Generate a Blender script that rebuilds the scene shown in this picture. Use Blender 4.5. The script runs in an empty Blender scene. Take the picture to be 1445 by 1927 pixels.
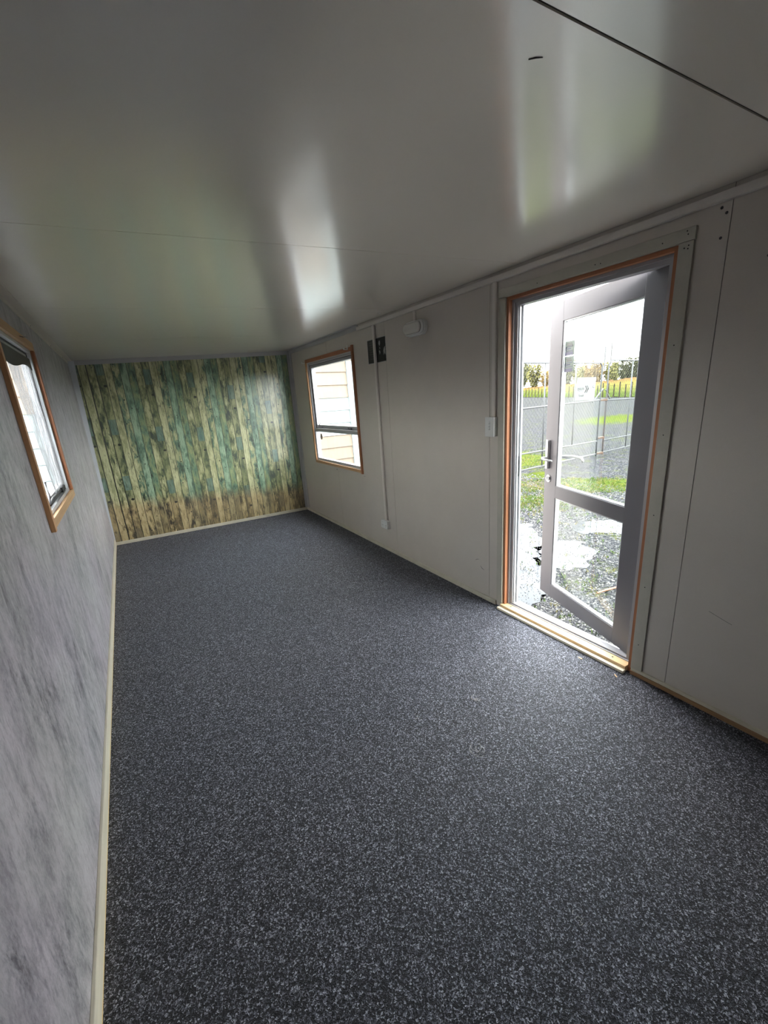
import bpy, bmesh, math, random
from mathutils import Vector, Matrix, noise
random.seed(7)
R = math.radians
SC = bpy.context.scene
COL = SC.collection

# ------------------------------------------------------------------ camera
cam_d = bpy.data.cameras.new('camera'); cam = bpy.data.objects.new('camera', cam_d); COL.objects.link(cam)
CPOS = Vector((0.387306, 0.0, 1.591118))
cr = Vector((0.842064, -0.536445, -0.056175)); cu = Vector((0.201290, 0.215918, 0.955438)); cf = Vector((0.500410, 0.815847, -0.289797))
cam.matrix_world = Matrix(((cr.x, cu.x, -cf.x, CPOS.x), (cr.y, cu.y, -cf.y, CPOS.y), (cr.z, cu.z, -cf.z, CPOS.z), (0, 0, 0, 1)))
cam_d.sensor_fit = 'AUTO'; cam_d.sensor_width = 36.0
cam_d.lens = 805.36 * 36.0 / 1927.0
cam_d.shift_x = -33.82 / 1927.0; cam_d.shift_y = 29.60 / 1927.0
cam_d.clip_start = 0.02; cam_d.clip_end = 2000
SC.camera = cam

# ------------------------------------------------------------------ view + sky
vs = SC.view_settings
vs.view_transform = 'Standard'; vs.look = 'None'; vs.gamma = 1.0; vs.use_curve_mapping = False
vs.exposure = 3.03
world = bpy.data.worlds.new('overcast_sky'); SC.world = world; world.use_nodes = True
wt = world.node_tree; wt.nodes.clear()
wo = wt.nodes.new('ShaderNodeOutputWorld'); wb = wt.nodes.new('ShaderNodeBackground')
wc = wt.nodes.new('ShaderNodeTexCoord'); wn = wt.nodes.new('ShaderNodeTexNoise'); wr = wt.nodes.new('ShaderNodeValToRGB')
wn.inputs['Scale'].default_value = 2.2; wn.inputs['Detail'].default_value = 5; wn.inputs['Roughness'].default_value = .55
wr.color_ramp.elements[0].position = .35; wr.color_ramp.elements[0].color = (.84, .93, 1.0, 1)
wr.color_ramp.elements[1].position = .6; wr.color_ramp.elements[1].color = (1.0, .985, .955, 1)
wt.links.new(wc.outputs['Generated'], wn.inputs['Vector']); wt.links.new(wn.outputs['Fac'], wr.inputs['Fac'])
wt.links.new(wr.outputs['Color'], wb.inputs['Color']); wb.inputs['Strength'].default_value = 2.9
wt.links.new(wb.outputs[0], wo.inputs['Surface'])

# ------------------------------------------------------------------ dimensions
W, L, YB = 2.576, 6.359, -1.9      # width, far wall, back wall
H0, DH = 2.200, 0.1187             # ceiling height at the left wall, rise to the right wall
def HZ(x): return H0 + DH * x / W
GZ = -0.20                         # ground outside

# ------------------------------------------------------------------ materials
class NT:
    def __init__(s, name):
        s.m = bpy.data.materials.new(name); s.m.use_nodes = True; s.t = s.m.node_tree
        s.b = s.t.nodes['Principled BSDF']; s.o = s.t.nodes['Material Output']; s.x = 0
    def n(s, typ, **kw):
        nd = s.t.nodes.new('ShaderNode' + typ)
        for k, v in kw.items():
            if k in nd.inputs: nd.inputs[k].default_value = v
            else: setattr(nd, k, v)
        return nd
    def l(s, a, b): s.t.links.new(a, b)
    def coord(s, kind='Object', scale=(1, 1, 1), loc=(0, 0, 0)):
        if kind == 'Position': o = s.n('NewGeometry').outputs['Position']
        else: o = s.n('TexCoord').outputs[kind]
        mp = s.n('Mapping'); mp.inputs['Scale'].default_value = scale; mp.inputs['Location'].default_value = loc
        s.l(o, mp.inputs['Vector']); return mp.outputs[0]
    def noise(s, vec, scale, detail=4, rough=.55, dist=0):
        nd = s.n('TexNoise'); nd.inputs['Scale'].default_value = scale; nd.inputs['Detail'].default_value = detail
        nd.inputs['Roughness'].default_value = rough; nd.inputs['Distortion'].default_value = dist
        s.l(vec, nd.inputs['Vector']); return nd.outputs['Fac']
    def ramp(s, fac, stops, interp='LINEAR'):
        r = s.n('ValToRGB'); r.color_ramp.interpolation = interp; e = r.color_ramp.elements
        while len(e) > 1: e.remove(e[0])
        e[0].position = stops[0][0]; e[0].color = c4(stops[0][1])
        for p, c in stops[1:]:
            k = e.new(p); k.color = c4(c)
        s.l(fac, r.inputs['Fac']); return r.outputs['Color']
    def math(s, op, a, b=None, c=None, clamp=False):
        nd = s.n('Math', operation=op); nd.use_clamp = clamp
        for i, v in enumerate((a, b, c)):
            if v is None: continue
            if isinstance(v, (int, float)): nd.inputs[i].default_value = v
            else: s.l(v, nd.inputs[i])
        return nd.outputs[0]
    def mix(s, fac, a, b, mode='MIX'):
        nd = s.n('Mix', data_type='RGBA', blend_type=mode)
        for i, v in ((0, fac), (6, a), (7, b)):
            if isinstance(v, (int, float)): nd.inputs[i].default_value = v
            elif isinstance(v, tuple): nd.inputs[i].default_value = c4(v)
            else: s.l(v, nd.inputs[i])
        return nd.outputs[2]
    def xyz(s, vec):
        sp = s.n('SeparateXYZ'); s.l(vec, sp.inputs[0]); return sp.outputs
    def bump(s, h, strength=.3, dist=.002):
        b = s.n('Bump'); b.inputs['Strength'].default_value = strength; b.inputs['Distance'].default_value = dist
        s.l(h, b.inputs['Height']); s.l(b.outputs[0], s.b.inputs['Normal'])
    def set(s, **kw):
        for k, v in kw.items():
            k = k.replace('_', ' ')
            if isinstance(v, (int, float)): s.b.inputs[k].default_value = v
            elif isinstance(v, tuple): s.b.inputs[k].default_value = c4(v)
            else: s.l(v, s.b.inputs[k])
        return s.m
def c4(c): return (c[0], c[1], c[2], 1.0)
def lin(r, g, b):
    f = lambda v: (v / 255 / 12.92) if v / 255 <= .04045 else ((v / 255 + .055) / 1.055) ** 2.4
    return (f(r), f(g), f(b))

def paint(name, col, rough=.45, amt=.06, scale=6, spec=.5, bump=0, metal=0):
    m = NT(name); v = m.coord('Position')
    a = m.noise(v, scale, 5); b = m.noise(v, 260, 2)
    f = m.math('ADD', m.math('MULTIPLY', a, .7), m.math('MULTIPLY', b, .3))
    lo = tuple(max(0, c * (1 - amt * 2)) for c in col); hi = tuple(min(1, c * (1 + amt * 2)) for c in col)
    if bump: m.bump(b, bump, .001)
    return m.set(Base_Color=m.ramp(f, [(.25, lo), (.75, hi)]), Roughness=rough, Specular_IOR_Level=spec, Metallic=metal)

def wood(name, c1, c2, axis='y', rough=.55, grain=60):
    m = NT(name); s = {'x': (.06, 1, 1), 'y': (1, .06, 1), 'z': (1, 1, .06)}[axis]
    v = m.coord('Position', s)
    a = m.noise(v, grain, 5, .6, .4); b = m.noise(v, grain * .18, 3)
    f = m.math('ADD', m.math('MULTIPLY', a, .6), m.math('MULTIPLY', b, .4))
    m.bump(a, .15, .001)
    return m.set(Base_Color=m.ramp(f, [(.3, c1), (.68, c2)]), Roughness=rough)

M = {}
M['panel'] = paint('panel_paint', (.545, .495, .442), .42, .03, 3)
M['joint'] = paint('joint_gap', (.10, .095, .085), .8)
# ceiling: glossy coated steel, faint dents and smudges
m = NT('ceiling_paint'); v = m.coord('Position'); a = m.noise(v, 2.2, 4); b = m.noise(v, 240, 2); d = m.noise(m.coord('Position', (1, .25, 1)), 5, 3)
m.bump(d, .05, .004)
M['ceiling'] = m.set(Base_Color=m.ramp(m.math('ADD', m.math('MULTIPLY', a, .6), m.math('MULTIPLY', b, .4)), [(.3, (.79, .74, .66)), (.7, (.82, .77, .69))]),
                     Roughness=.33, Specular_IOR_Level=.8, Coat_Weight=.8, Coat_Roughness=.17, Coat_IOR=2.5)
M['grey_trim'] = paint('grey_steel_angle', (.42, .41, .42), .35, .04)
M['pale_trim'] = paint('pale_aluminium_angle', (.60, .62, .66), .3, .04)
M['cream'] = paint('cream_painted_timber', (.45, .425, .36), .5, .05, 12)
M['conduit'] = paint('conduit_plastic', (.66, .61, .56), .35, .03)
M['white_plastic'] = paint('white_plastic', (.68, .68, .66), .3, .02)
M['lens_plastic'] = paint('diffuser_plastic', (.60, .58, .54), .25, .02)
M['alu'] = paint('powder_coated_aluminium', (.12, .115, .126), .32, .02, 4)
M['alu_frame'] = paint('grey_frame_aluminium', (.36, .355, .37), .32, .02, 4)
M['alu_white'] = paint('pale_aluminium', (.52, .53, .55), .28, .02, 4)
M['rubber'] = paint('black_rubber', (.02, .02, .022), .5, .1)
M['steel'] = paint('satin_steel', (.55, .54, .54), .25, .03, metal=.9)
M['white_metal'] = paint('white_enamel', (.26, .26, .26), .25, .01)
M['galv'] = paint('galvanised_tube', (.0520, .0546, .0559), .5, .06)
M['black'] = paint('black_print', (.012, .011, .013), .35, .1)
M['text_grey'] = paint('grey_print', (.055, .05, .055), .4, .1)
M['text_light'] = paint('light_print', (.42, .42, .42), .4, .3, 60)
M['text_dark'] = paint('dark_print', (.02, .02, .022), .5, .1)
M['text_mid'] = paint('faded_print', (.08, .083, .086), .5, .1)
M['kauri'] = wood('red_brown_timber_side', (.27, .10, .045), (.42, .17, .075), 'z')
M['kauri_y'] = wood('red_brown_timber', (.27, .10, .045), (.44, .18, .08), 'y')
M['tan_y'] = wood('tan_timber_sill', (.40, .22, .10), (.58, .36, .18), 'y')
M['tan_z'] = wood('tan_timber_post', (.40, .20, .09), (.56, .30, .14), 'z')
M['pine_y'] = wood('fresh_pine', (.62, .40, .20), (.78, .55, .31), 'y', .5, 45)
M['pale_pine'] = wood('pale_primed_strip', (.70, .60, .44), (.82, .74, .58), 'y', .5, 45)
M['brown_y'] = wood('brown_skirting_edge', (.20, .11, .055), (.34, .20, .10), 'y')
M['cream_skirt'] = paint('cream_skirting', (.56, .52, .42), .5, .08, 9)
# left skirting: greyish cream face over raw pine
m = NT('weathered_pine_skirting'); z = m.xyz(m.coord('Position'))[2]; v = m.coord('Position', (1, .08, 1)); a = m.noise(v, 50, 5)
base = m.ramp(a, [(.3, (.50, .46, .37)), (.7, (.62, .57, .46))])
edge = m.ramp(a, [(.3, (.62, .42, .15)), (.7, (.74, .55, .24))])
f = m.math('LESS_THAN', m.math('ADD', z, m.math('MULTIPLY', a, .006)), .014)
M['left_skirt'] = m.set(Base_Color=m.mix(f, base, edge), Roughness=.5)

# grey stone-look vinyl on the left wall
m = NT('grey_mottled_vinyl'); vv = m.coord('Position', (1, 1.3, .6)); v2 = m.coord('Position', (1, 1.2, .48), (3, 1, 5)); v0 = m.coord('Position')
a = m.noise(vv, 2.6, 9, .72, .3); b = m.noise(v2, 16, 9, .78, .3); c = m.noise(vv, 75, 5, .8)
f = m.math('ADD', m.math('ADD', m.math('MULTIPLY', a, .38), m.math('MULTIPLY', b, .42)), m.math('MULTIPLY', c, .20))
colr = m.ramp(f, [(.41, (.115, .108, .118)), (.46, (.25, .239, .253)), (.51, (.37, .352, .370)), (.57, (.47, .448, .468))])
st = m.noise(m.coord('Position', (1, 1.6, .42), (0, 4, 2)), 22, 8, .75, .2)
colr = m.mix(m.ramp(st, [(.54, (0, 0, 0)), (.62, (.7, .7, .7))]), colr, (.22, .20, .22))
tint = m.ramp(m.noise(v0, 1.7, 3), [(.35, (.97, 1.0, .97)), (.65, (1.0, .965, 1.01))])
colr = m.mix(1.0, colr, tint, 'MULTIPLY'); m.bump(b, .12, .002)
M['vinyl'] = m.set(Base_Color=colr, Roughness=.42)

# carpet
m = NT('charcoal_loop_carpet'); v = m.coord('Position')
vo = m.n('TexVoronoi', feature='F1'); vo.inputs['Scale'].default_value = 270
warp = m.n('TexNoise'); warp.inputs['Scale'].default_value = 150; warp.inputs['Detail'].default_value = 1; m.l(v, warp.inputs['Vector'])
vm = m.n('VectorMath', operation='SCALE'); vm.inputs['Scale'].default_value = .012; m.l(warp.outputs['Color'], vm.inputs[0]); va = m.n('VectorMath', operation='ADD'); m.l(v, va.inputs[0]); m.l(vm.outputs[0], va.inputs[1]); m.l(va.outputs[0], vo.inputs['Vector'])
w = m.xyz(vo.outputs['Color'])[0]; fine = m.noise(v, 420, 2); big = m.noise(v, 1.6, 5, .6)
colr = m.ramp(w, [(.0, (.003, .003, .005)), (.40, (.007, .007, .010)), (.62, (.033, .034, .046)), (.84, (.15, .152, .19)), (1, (.47, .48, .56))])
colr = m.mix(m.ramp(big, [(.40, (0, 0, 0)), (.62, (.12, .12, .12))]), colr, m.mix(fine, (.02, .0205, .027), (.06, .06, .075)))
m.bump(m.math('ADD', vo.outputs['Distance'], fine), .8, .004)
M['carpet'] = m.set(Base_Color=colr, Roughness=.6, Specular_IOR_Level=.30, Sheen_Weight=.05, Sheen_Roughness=.4, Sheen_Tint=(.85, .88, 1.0))

# glass that lets the room see out
def glass(name, tint=(.97, .99, .985), refl=.12):
    m = NT(name); t = m.t; t.nodes.remove(m.b)
    fr = m.n('Fresnel'); fr.inputs['IOR'].default_value = 1.45
    tr = m.n('BsdfTransparent'); tr.inputs['Color'].default_value = c4(tint)
    gl = m.n('BsdfGlossy'); gl.inputs['Roughness'].default_value = .02
    mx = m.n('MixShader'); m.l(m.math('MULTIPLY', fr.outputs[0], .6 * refl, clamp=True), mx.inputs[0]); m.l(tr.outputs[0], mx.inputs[1]); m.l(gl.outputs[0], mx.inputs[2])
    m.l(mx.outputs[0], m.o.inputs['Surface']); return m.m
M['glass'] = glass('clear_glass')
m = NT('crumpled_clear_film'); t = m.t; t.nodes.remove(m.b)
nz = m.noise(m.coord('Position', (1, 3.0, .5)), 9, 6, .65, 1.0); nz2 = m.noise(m.coord('Position', (1, 3, .35)), 30, 4)
bm_ = m.n('Bump'); bm_.inputs['Strength'].default_value = .8; bm_.inputs['Distance'].default_value = .02; m.l(nz, bm_.inputs['Height'])
tr = m.n('BsdfTransparent'); gl = m.n('BsdfGlossy'); gl.inputs['Roughness'].default_value = .12; m.l(bm_.outputs[0], gl.inputs['Normal'])
tl = m.n('BsdfTranslucent'); tl.inputs['Color'].default_value = (.10, .10, .105, 1); gl.inputs['Color'].default_value = (.35, .35, .37, 1); m.l(bm_.outputs[0], tl.inputs['Normal'])
m1 = m.n('MixShader'); m1.inputs[0].default_value = .45; m.l(gl.outputs[0], m1.inputs[1]); m.l(tl.outputs[0], m1.inputs[2])
m2 = m.n('MixShader'); m.l(m.ramp(nz2, [(.33, (.55,) * 3), (.60, (.93,) * 3)]), m2.inputs[0]); m.l(tr.outputs[0], m2.inputs[1]); m.l(m1.outputs[0], m2.inputs[2])
m.l(m2.outputs[0], m.o.inputs['Surface']); M['film'] = m.m

# printed boards on the far wall: six kinds repeated across each drop
PER = 0.684
def board_mat(kind):
    m = NT('printed_board_' + kind); pos = m.coord('Position'); obj = m.coord('Object')
    xo, yo, zo = m.xyz(obj); xp, yp, zp = m.xyz(pos)
    seed = {'knotty': 0, 'tan': 3, 'spotted': 6, 'pale_teal': 9, 'green': 12, 'rough': 15}[kind]
    # repeat the print every PER metres
    zz = m.math('SUBTRACT', m.math('MODULO', m.math('ADD', zo, 10 * PER), PER), 0.0)
    cb = m.n('CombineXYZ'); m.l(xo, cb.inputs[0]); m.l(m.math('ADD', zp, seed), cb.inputs[2]); m.l(m.math('MULTIPLY', m.math('SUBTRACT', xp, xo), 3.0), cb.inputs[1]); pv = cb.outputs[0]
    def mp(v, s):
        q = m.n('Mapping'); q.inputs['Scale'].default_value = s; m.l(v, q.inputs['Vector']); return q.outputs[0]
    grain = m.noise(mp(pv, (1, 1, .07)), 120, 6, .7, .6)
    blot = m.noise(mp(pv, (1, 1, .30)), 15, 6, .72, .3)
    blot2 = m.noise(mp(pv, (1, 1, .25)), 34, 4, .65, .3)
    tan = (.38, .38, .19); ltan = (.57, .57, .33); teal = (.13, .24, .16); pteal = (.34, .47, .32); dark = (.03, .05, .036); olive = (.17, .20, .09)
    if kind == 'knotty':
        c = m.ramp(blot, [(.36, dark), (.47, olive), (.58, tan)])
        band = m.math('MULTIPLY', m.math('GREATER_THAN', zz, .12), m.math('LESS_THAN', zz, .30))
        c = m.mix(m.math('MULTIPLY', band, .7), c, m.ramp(grain, [(.3, (.05, .13, .11)), (.7, (.16, .30, .28))]))
    elif kind == 'tan': c = m.ramp(blot, [(.30, olive), (.42, tan), (.54, ltan)])
    elif kind == 'spotted': c = m.ramp(blot, [(.38, dark), (.45, teal), (.50, tan), (.62, ltan)])
    elif kind == 'pale_teal': c = m.ramp(blot, [(.34, (.07, .13, .10)), (.44, teal), (.56, pteal)])
    elif kind == 'green': c = m.ramp(blot, [(.36, dark), (.45, teal), (.54, (.24, .31, .15)), (.62, tan)])
    else: c = m.ramp(blot, [(.40, dark), (.46, olive), (.53, tan), (.62, ltan)])
    c = m.mix(m.ramp(grain, [(.34, (.7,) * 3), (.50, (0, 0, 0))]), c, tuple(k * .5 for k in olive))
    c = m.mix(m.ramp(blot2, [(.57, (0, 0, 0)), (.66, (.75,) * 3)]), c, dark)
    # dark edge line of each board
    ax = m.math('ABSOLUTE', xo)
    c = m.mix(m.math('GREATER_THAN', m.math('ADD', ax, m.math('MULTIPLY', m.math('SUBTRACT', grain, .5), .004)), .0366), c, (.022, .028, .016))
    # knots
    ks = {'knotty': [(.018, .0, .017)], 'spotted': [(.018, .52, .009), (-.012, .24, .008)], 'tan': [], 'pale_teal': [(0, .42, .007)], 'green': [], 'rough': [(.01, .2, .006)]}[kind]
    for kx, kz, kr in ks:
        dz = m.math('SUBTRACT', m.math('MODULO', m.math('ADD', zo, 10.5 * PER - kz), PER), PER / 2)
        dx = m.math('SUBTRACT', xo, kx)
        dd = m.math('SQRT', m.math('ADD', m.math('POWER', m.math('MULTIPLY', dx, 1.0), 2), m.math('POWER', m.math('MULTIPLY', dz, 1.25), 2)))
        dd = m.math('ADD', dd, m.math('MULTIPLY', m.math('SUBTRACT', blot2, .5), .01))
        c = m.mix(m.math('LESS_THAN', dd, kr), c, (.012, .018, .014))
    # the lowest part of the sheets is printed in warmer browns
    edge = m.noise(m.coord('Position', (6, 1, 1)), 2.2, 4)
    t = m.math('SUBTRACT', m.math('ADD', zp, m.math('MULTIPLY', xp, .06)), m.math('MULTIPLY', edge, .25))
    warm = m.ramp(t, [(.33, (1, 1, 1)), (.48, (0, 0, 0))])
    lum = m.n('RGBToBW'); m.l(c, lum.inputs[0])
    wc_ = m.ramp(lum.outputs[0], [(.03, (.035, .028, .02)), (.16, (.20, .135, .07)), (.32, (.40, .28, .13)), (.5, (.55, .42, .22))])
    c = m.mix(m.math('MULTIPLY', warm, .8), c, wc_)
    m.bump(grain, .25, .001)
    return m.set(Base_Color=c, Roughness=.45, Specular_IOR_Level=.6, Coat_Weight=.7, Coat_Roughness=.30, Coat_IOR=1.6)
KINDS = ['knotty', 'tan', 'spotted', 'pale_teal', 'green', 'rough']
for k in KINDS: M['b_' + k] = board_mat(k)

# ------------------------------------------------------------------ helpers
def tagp(o, **kw):
    for k, v in kw.items():
        if v is not None: o[{'cat': 'category'}.get(k, k)] = v
    return o
def mk(name, bm, mat, parent=None, smooth=False, bevel=0, **tags):
    if isinstance(bm, bpy.types.Mesh): me = bm
    else:
        bmesh.ops.recalc_face_normals(bm, faces=bm.faces[:]) if bm.faces and not tags.pop('nonorm', False) else None
        me = bpy.data.meshes.new(name); bm.to_mesh(me); bm.free()
    o = bpy.data.objects.new(name, me)
    if mat is not None:
        for mm in (mat if isinstance(mat, (list, tuple)) else [mat]):
            me.materials.append(M[mm] if isinstance(mm, str) else mm)
    COL.objects.link(o)
    if parent is not None: o.parent = parent
    if smooth:
        for p in me.polygons: p.use_smooth = True
    if bevel:
        b = o.modifiers.new('bevel', 'BEVEL'); b.width = bevel; b.segments = 2; b.limit_method = 'ANGLE'
    tags.pop('nonorm', None)
    return tagp(o, **tags)
def empty(name, loc=(0, 0, 0), parent=None, **tags):
    o = bpy.data.objects.new(name, None); COL.objects.link(o); o.location = loc
    if parent is not None: o.parent = parent
    return tagp(o, **tags)
def box(x0, x1, y0, y1, z0, z1, bm=None, zf=None):
    bm = bm or bmesh.new()
    vs_ = [bm.verts.new((x, y, z)) for x in (x0, x1) for y in (y0, y1) for z in (z0, z1)]
    for f in ((0, 1, 3, 2), (4, 6, 7, 5), (0, 4, 5, 1), (2, 3, 7, 6), (0, 2, 6, 4), (1, 5, 7, 3)):
        bm.faces.new([vs_[i] for i in f])
    return bm
def hexa(p, bm=None):   # 8 points: bottom four then top four
    bm = bm or bmesh.new(); v = [bm.verts.new(q) for q in p]
    for f in ((0, 1, 2, 3), (4, 5, 6, 7), (0, 1, 5, 4), (1, 2, 6, 5), (2, 3, 7, 6), (3, 0, 4, 7)): bm.faces.new([v[i] for i in f])
    return bm
def sheet(axis, c0, c1, us, vs_, holes=()):
    """slab perpendicular to axis between c0 and c1; us,vs are the outer limits, holes are (u0,u1,v0,v1)"""
    U = sorted(set([us[0], us[1]] + [h[i] for h in holes for i in (0, 1) if us[0] < h[i] < us[1]]))
    V = sorted(set([vs_[0], vs_[1]] + [h[i] for h in holes for i in (2, 3) if vs_[0] < h[i] < vs_[1]]))
    bm = bmesh.new(); cache = {}
    def P(c, i, j):
        k = (c, i, j)
        if k not in cache:
            u, v = U[i], V[j]
            p = {'x': (c, u, v), 'y': (u, c, v), 'z': (u, v, c)}[axis]
            cache[k] = bm.verts.new(p)
        return cache[k]
    def solid(i, j):
        if not (0 <= i < len(U) - 1 and 0 <= j < len(V) - 1): return False
        mu, mv = (U[i] + U[i + 1]) / 2, (V[j] + V[j + 1]) / 2
        return not any(h[0] < mu < h[1] and h[2] < mv < h[3] for h in holes)
    for i in range(len(U) - 1):
        for j in range(len(V) - 1):
            if not solid(i, j): continue
            for c in (c0, c1): bm.faces.new([P(c, i, j), P(c, i + 1, j), P(c, i + 1, j + 1), P(c, i, j + 1)])
            for di, dj, a, b in ((-1, 0, (i, j), (i, j + 1)), (1, 0, (i + 1, j), (i + 1, j + 1)), (0, -1, (i, j), (i + 1, j)), (0, 1, (i, j + 1), (i + 1, j + 1))):
                if not solid(i + di, j + dj): bm.faces.new([P(c0, *a), P(c0, *b), P(c1, *b), P(c1, *a)])
    return bm
def tube(pts, r, n=8, bm=None, cap=True):
    bm = bm or bmesh.new(); pts = [Vector(p) for p in pts]; rings = []
    rr = r if isinstance(r, (list, tuple)) else [r] * len(pts)
    for i, p in enumerate(pts):
        t = (pts[min(i + 1, len(pts) - 1)] - pts[max(i - 1, 0)]).normalized()
        a = t.cross(Vector((0, 0, 1)));
        if a.length < .05: a = t.cross(Vector((0, 1, 0)))
        a.normalize(); b = t.cross(a)
        rings.append([bm.verts.new(p + (a * math.cos(k * 2 * math.pi / n) + b * math.sin(k * 2 * math.pi / n)) * rr[i]) for k in range(n)])
    for i in range(len(rings) - 1):
        for k in range(n): bm.faces.new([rings[i][k], rings[i][(k + 1) % n], rings[i + 1][(k + 1) % n], rings[i + 1][k]])
    if cap:
        bm.faces.new(rings[0]); bm.faces.new(rings[-1])
    return bm
def disc(c, ax, r, h, n=24, bm=None, r2=None):
    c = Vector(c); ax = Vector(ax).normalized()
    return tube([c, c + ax * h], [r, r2 if r2 is not None else r], n, bm)
def frame_yz(x0, x1, y0, y1, z0, z1, t, bm=None, tz=None):
    """rectangular frame in the y-z plane with member width t"""
    tz = tz or t
    b = sheet('x', x0, x1, (y0, y1), (z0, z1), [(y0 + t, y1 - t, z0 + tz, z1 - tz)])
    return b
def text(name, body, size, mat, mat4, parent, extrude=.0006):
    cu_ = bpy.data.curves.new(name, 'FONT'); cu_.body = body; cu_.size = size; cu_.extrude = extrude; cu_.align_x = 'CENTER'; cu_.align_y = 'CENTER'
    tmp = bpy.data.objects.new(name, cu_); COL.objects.link(tmp)
    dg = bpy.context.evaluated_depsgraph_get(); me = bpy.data.meshes.new_from_object(tmp.evaluated_get(dg))
    bpy.data.objects.remove(tmp); bpy.data.curves.remove(cu_)
    me.transform(mat4); me.materials.clear()
    return mk(name, me, mat, parent)
def basis(o, x, y):
    x = Vector(x).normalized(); y = Vector(y).normalized(); z = x.cross(y)
    return Matrix(((x.x, y.x, z.x, o[0]), (x.y, y.y, z.y, o[1]), (x.z, y.z, z.z, o[2]), (0, 0, 0, 1)))

# ================================================================== ROOM SHELL
S = dict(kind='structure')
TH = .06
DOOR = (1.131, 2.150, -.25, 2.158)              # rough opening in the right wall (y0,y1,z0,z1)
WINR = (4.355, 5.710, .825, 2.108)
WINL = (2.575, 3.585, 1.120, 2.010)
# floor
fl = mk('floor', box(0, W, YB, L, -.04, 0), 'carpet', **S)
# right wall: dark core behind separate skins
wr_ = mk('wall_right', sheet('x', W + .003, W + TH, (YB - TH, L + TH), (-.12, 2.42), [DOOR, WINR]), 'joint', **S)
js = [YB, -.410, .947, 2.300, 3.675, 5.030, L]
for a, b in zip(js[:-1], js[1:]):
    mk('wall_panel', sheet('x', W, W + .003, (a + .0015, b - .0015), (0, HZ(W) - .0005), [DOOR, WINR]), 'panel', wr_, **S)
# the steel outer skin
mk('outer_skin', sheet('x', W + TH, W + TH + .004, (YB - TH, L + TH), (-.12, 2.42), [DOOR, WINR]), 'panel', wr_, **S)
wl_ = mk('wall_left', sheet('x', -TH, 0, (YB - TH, L + TH), (-.12, 2.42), [WINL]), 'vinyl', **S)
wf_ = mk('wall_far', box(0, W, L + .004, L + TH, -.12, 2.42), 'joint', **S)
mk('wall_back', box(0, W, YB - TH, YB, -.12, 2.42), 'panel', **S)
# ceiling panels with open joints
def slab(y0, y1, z0, z1, mat, name, parent):
    p = [(0, y0, HZ(0) + z0), (W, y0, HZ(W) + z0), (W, y1, HZ(W) + z0), (0, y1, HZ(0) + z0)]
    p += [(x, y, z + z1 - z0) for x, y, z in p]
    return mk(name, hexa(p), mat, parent, **S)
ce = slab(YB, L, .004, .06, 'joint', 'ceiling', None)
cj = [YB, -.652, .695, 2.042, 3.400, 4.755, L]
for i, (a, b) in enumerate(zip(cj[:-1], cj[1:])):
    g = .0035 if b < 1 or a < 1 else .0015
    slab(a + g, b - (.0035 if b < 1 else .0015), 0, .004, 'ceiling', 'ceiling_panel', ce)
mk('roof', box(-.12, W + .12, YB - .12, L + .12, 2.425, 2.47), 'galv', **S)
# scratch on the ceiling
mk('scuff_mark', tube([(1.262, .806, HZ(1.262) - .0008), (1.272, .796, HZ(1.272) - .0008), (1.286, .789, HZ(1.286) - .0008)], [.0008, .0016, .0008], 6), 'text_grey', ce)

mk('ceiling_cap', disc((2.478, 3.576, HZ(2.478) - .006), (0, 0, 1), .016, .006, 16), 'white_plastic', ce)

# far wall boards, printed and butted
STRIP = .4740
xb = [(-.006, .074, 'knotty', .558), (.074, .160, 'tan', .558), (.160, .245, 'rough', .558)]
dz = [.552, .434, .386, .217, -.007]
for s_ in range(5):
    for k in range(6):
        x0 = .245 + s_ * STRIP + k * STRIP / 6
        xb.append((x0, x0 + STRIP / 6, KINDS[k], dz[s_]))
for x0, x1, kind, zk in xb:
    a, b = max(x0, 0.0), min(x1, W)
    if a >= b: continue
    xm = (x0 + x1) / 2; dpt = random.choice((0, .0006, .0012)); h = HZ(a)
    bm = hexa([(a - xm + .0006, -.004 + dpt, .0 - zk), (b - xm - .0006, -.004 + dpt, 0 - zk), (b - xm - .0006, .004, 0 - zk), (a - xm + .0006, .004, 0 - zk),
               (a - xm + .0006, -.004 + dpt, h - zk), (b - xm - .0006, -.004 + dpt, h - zk), (b - xm - .0006, .004, h - zk), (a - xm + .0006, .004, h - zk)])
    o = mk('board', bm, 'b_' + kind, wf_, **S); o.location = (xm, L, zk)

# trims, angles and skirtings
mk('baseboard_left', box(.0, .011, YB, L - .012, 0, .082), 'left_skirt', bevel=.002, **S)
mk('baseboard_far', box(0.0, W, L - .018, L - .004, 0, .040), 'cream_skirt', bevel=.003, **S)
b1 = mk('baseboard_right', box(W - .016, W, 2.215, L - .018, 0, .036), 'cream_skirt', bevel=.003, **S)
b2 = mk('baseboard_right', box(W - .013, W, YB, 1.128, 0, .040), 'cream_skirt', bevel=.002, **S)
mk('timber_edge', box(W - .020, W - .013, YB, 1.128, 0, .022), 'brown_y', b2, **S)
def strip(name, x0, x1, zt, zb, y0, y1, mat):
    p = [(x0, y0, HZ(x0) - zb), (x1, y0, HZ(x1) - zb), (x1, y1, HZ(x1) - zb), (x0, y1, HZ(x0) - zb), (x0, y0, HZ(x0) - zt), (x1, y0, HZ(x1) - zt), (x1, y1, HZ(x1) - zt), (x0, y1, HZ(x0) - zt)]
    return hexa(p)
mk('trim_1', strip('', .02, W - .02, .0005, .050, L - .010, L - .004, 'grey_trim'), 'grey_trim', **S)      # far wall, under the ceiling
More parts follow.
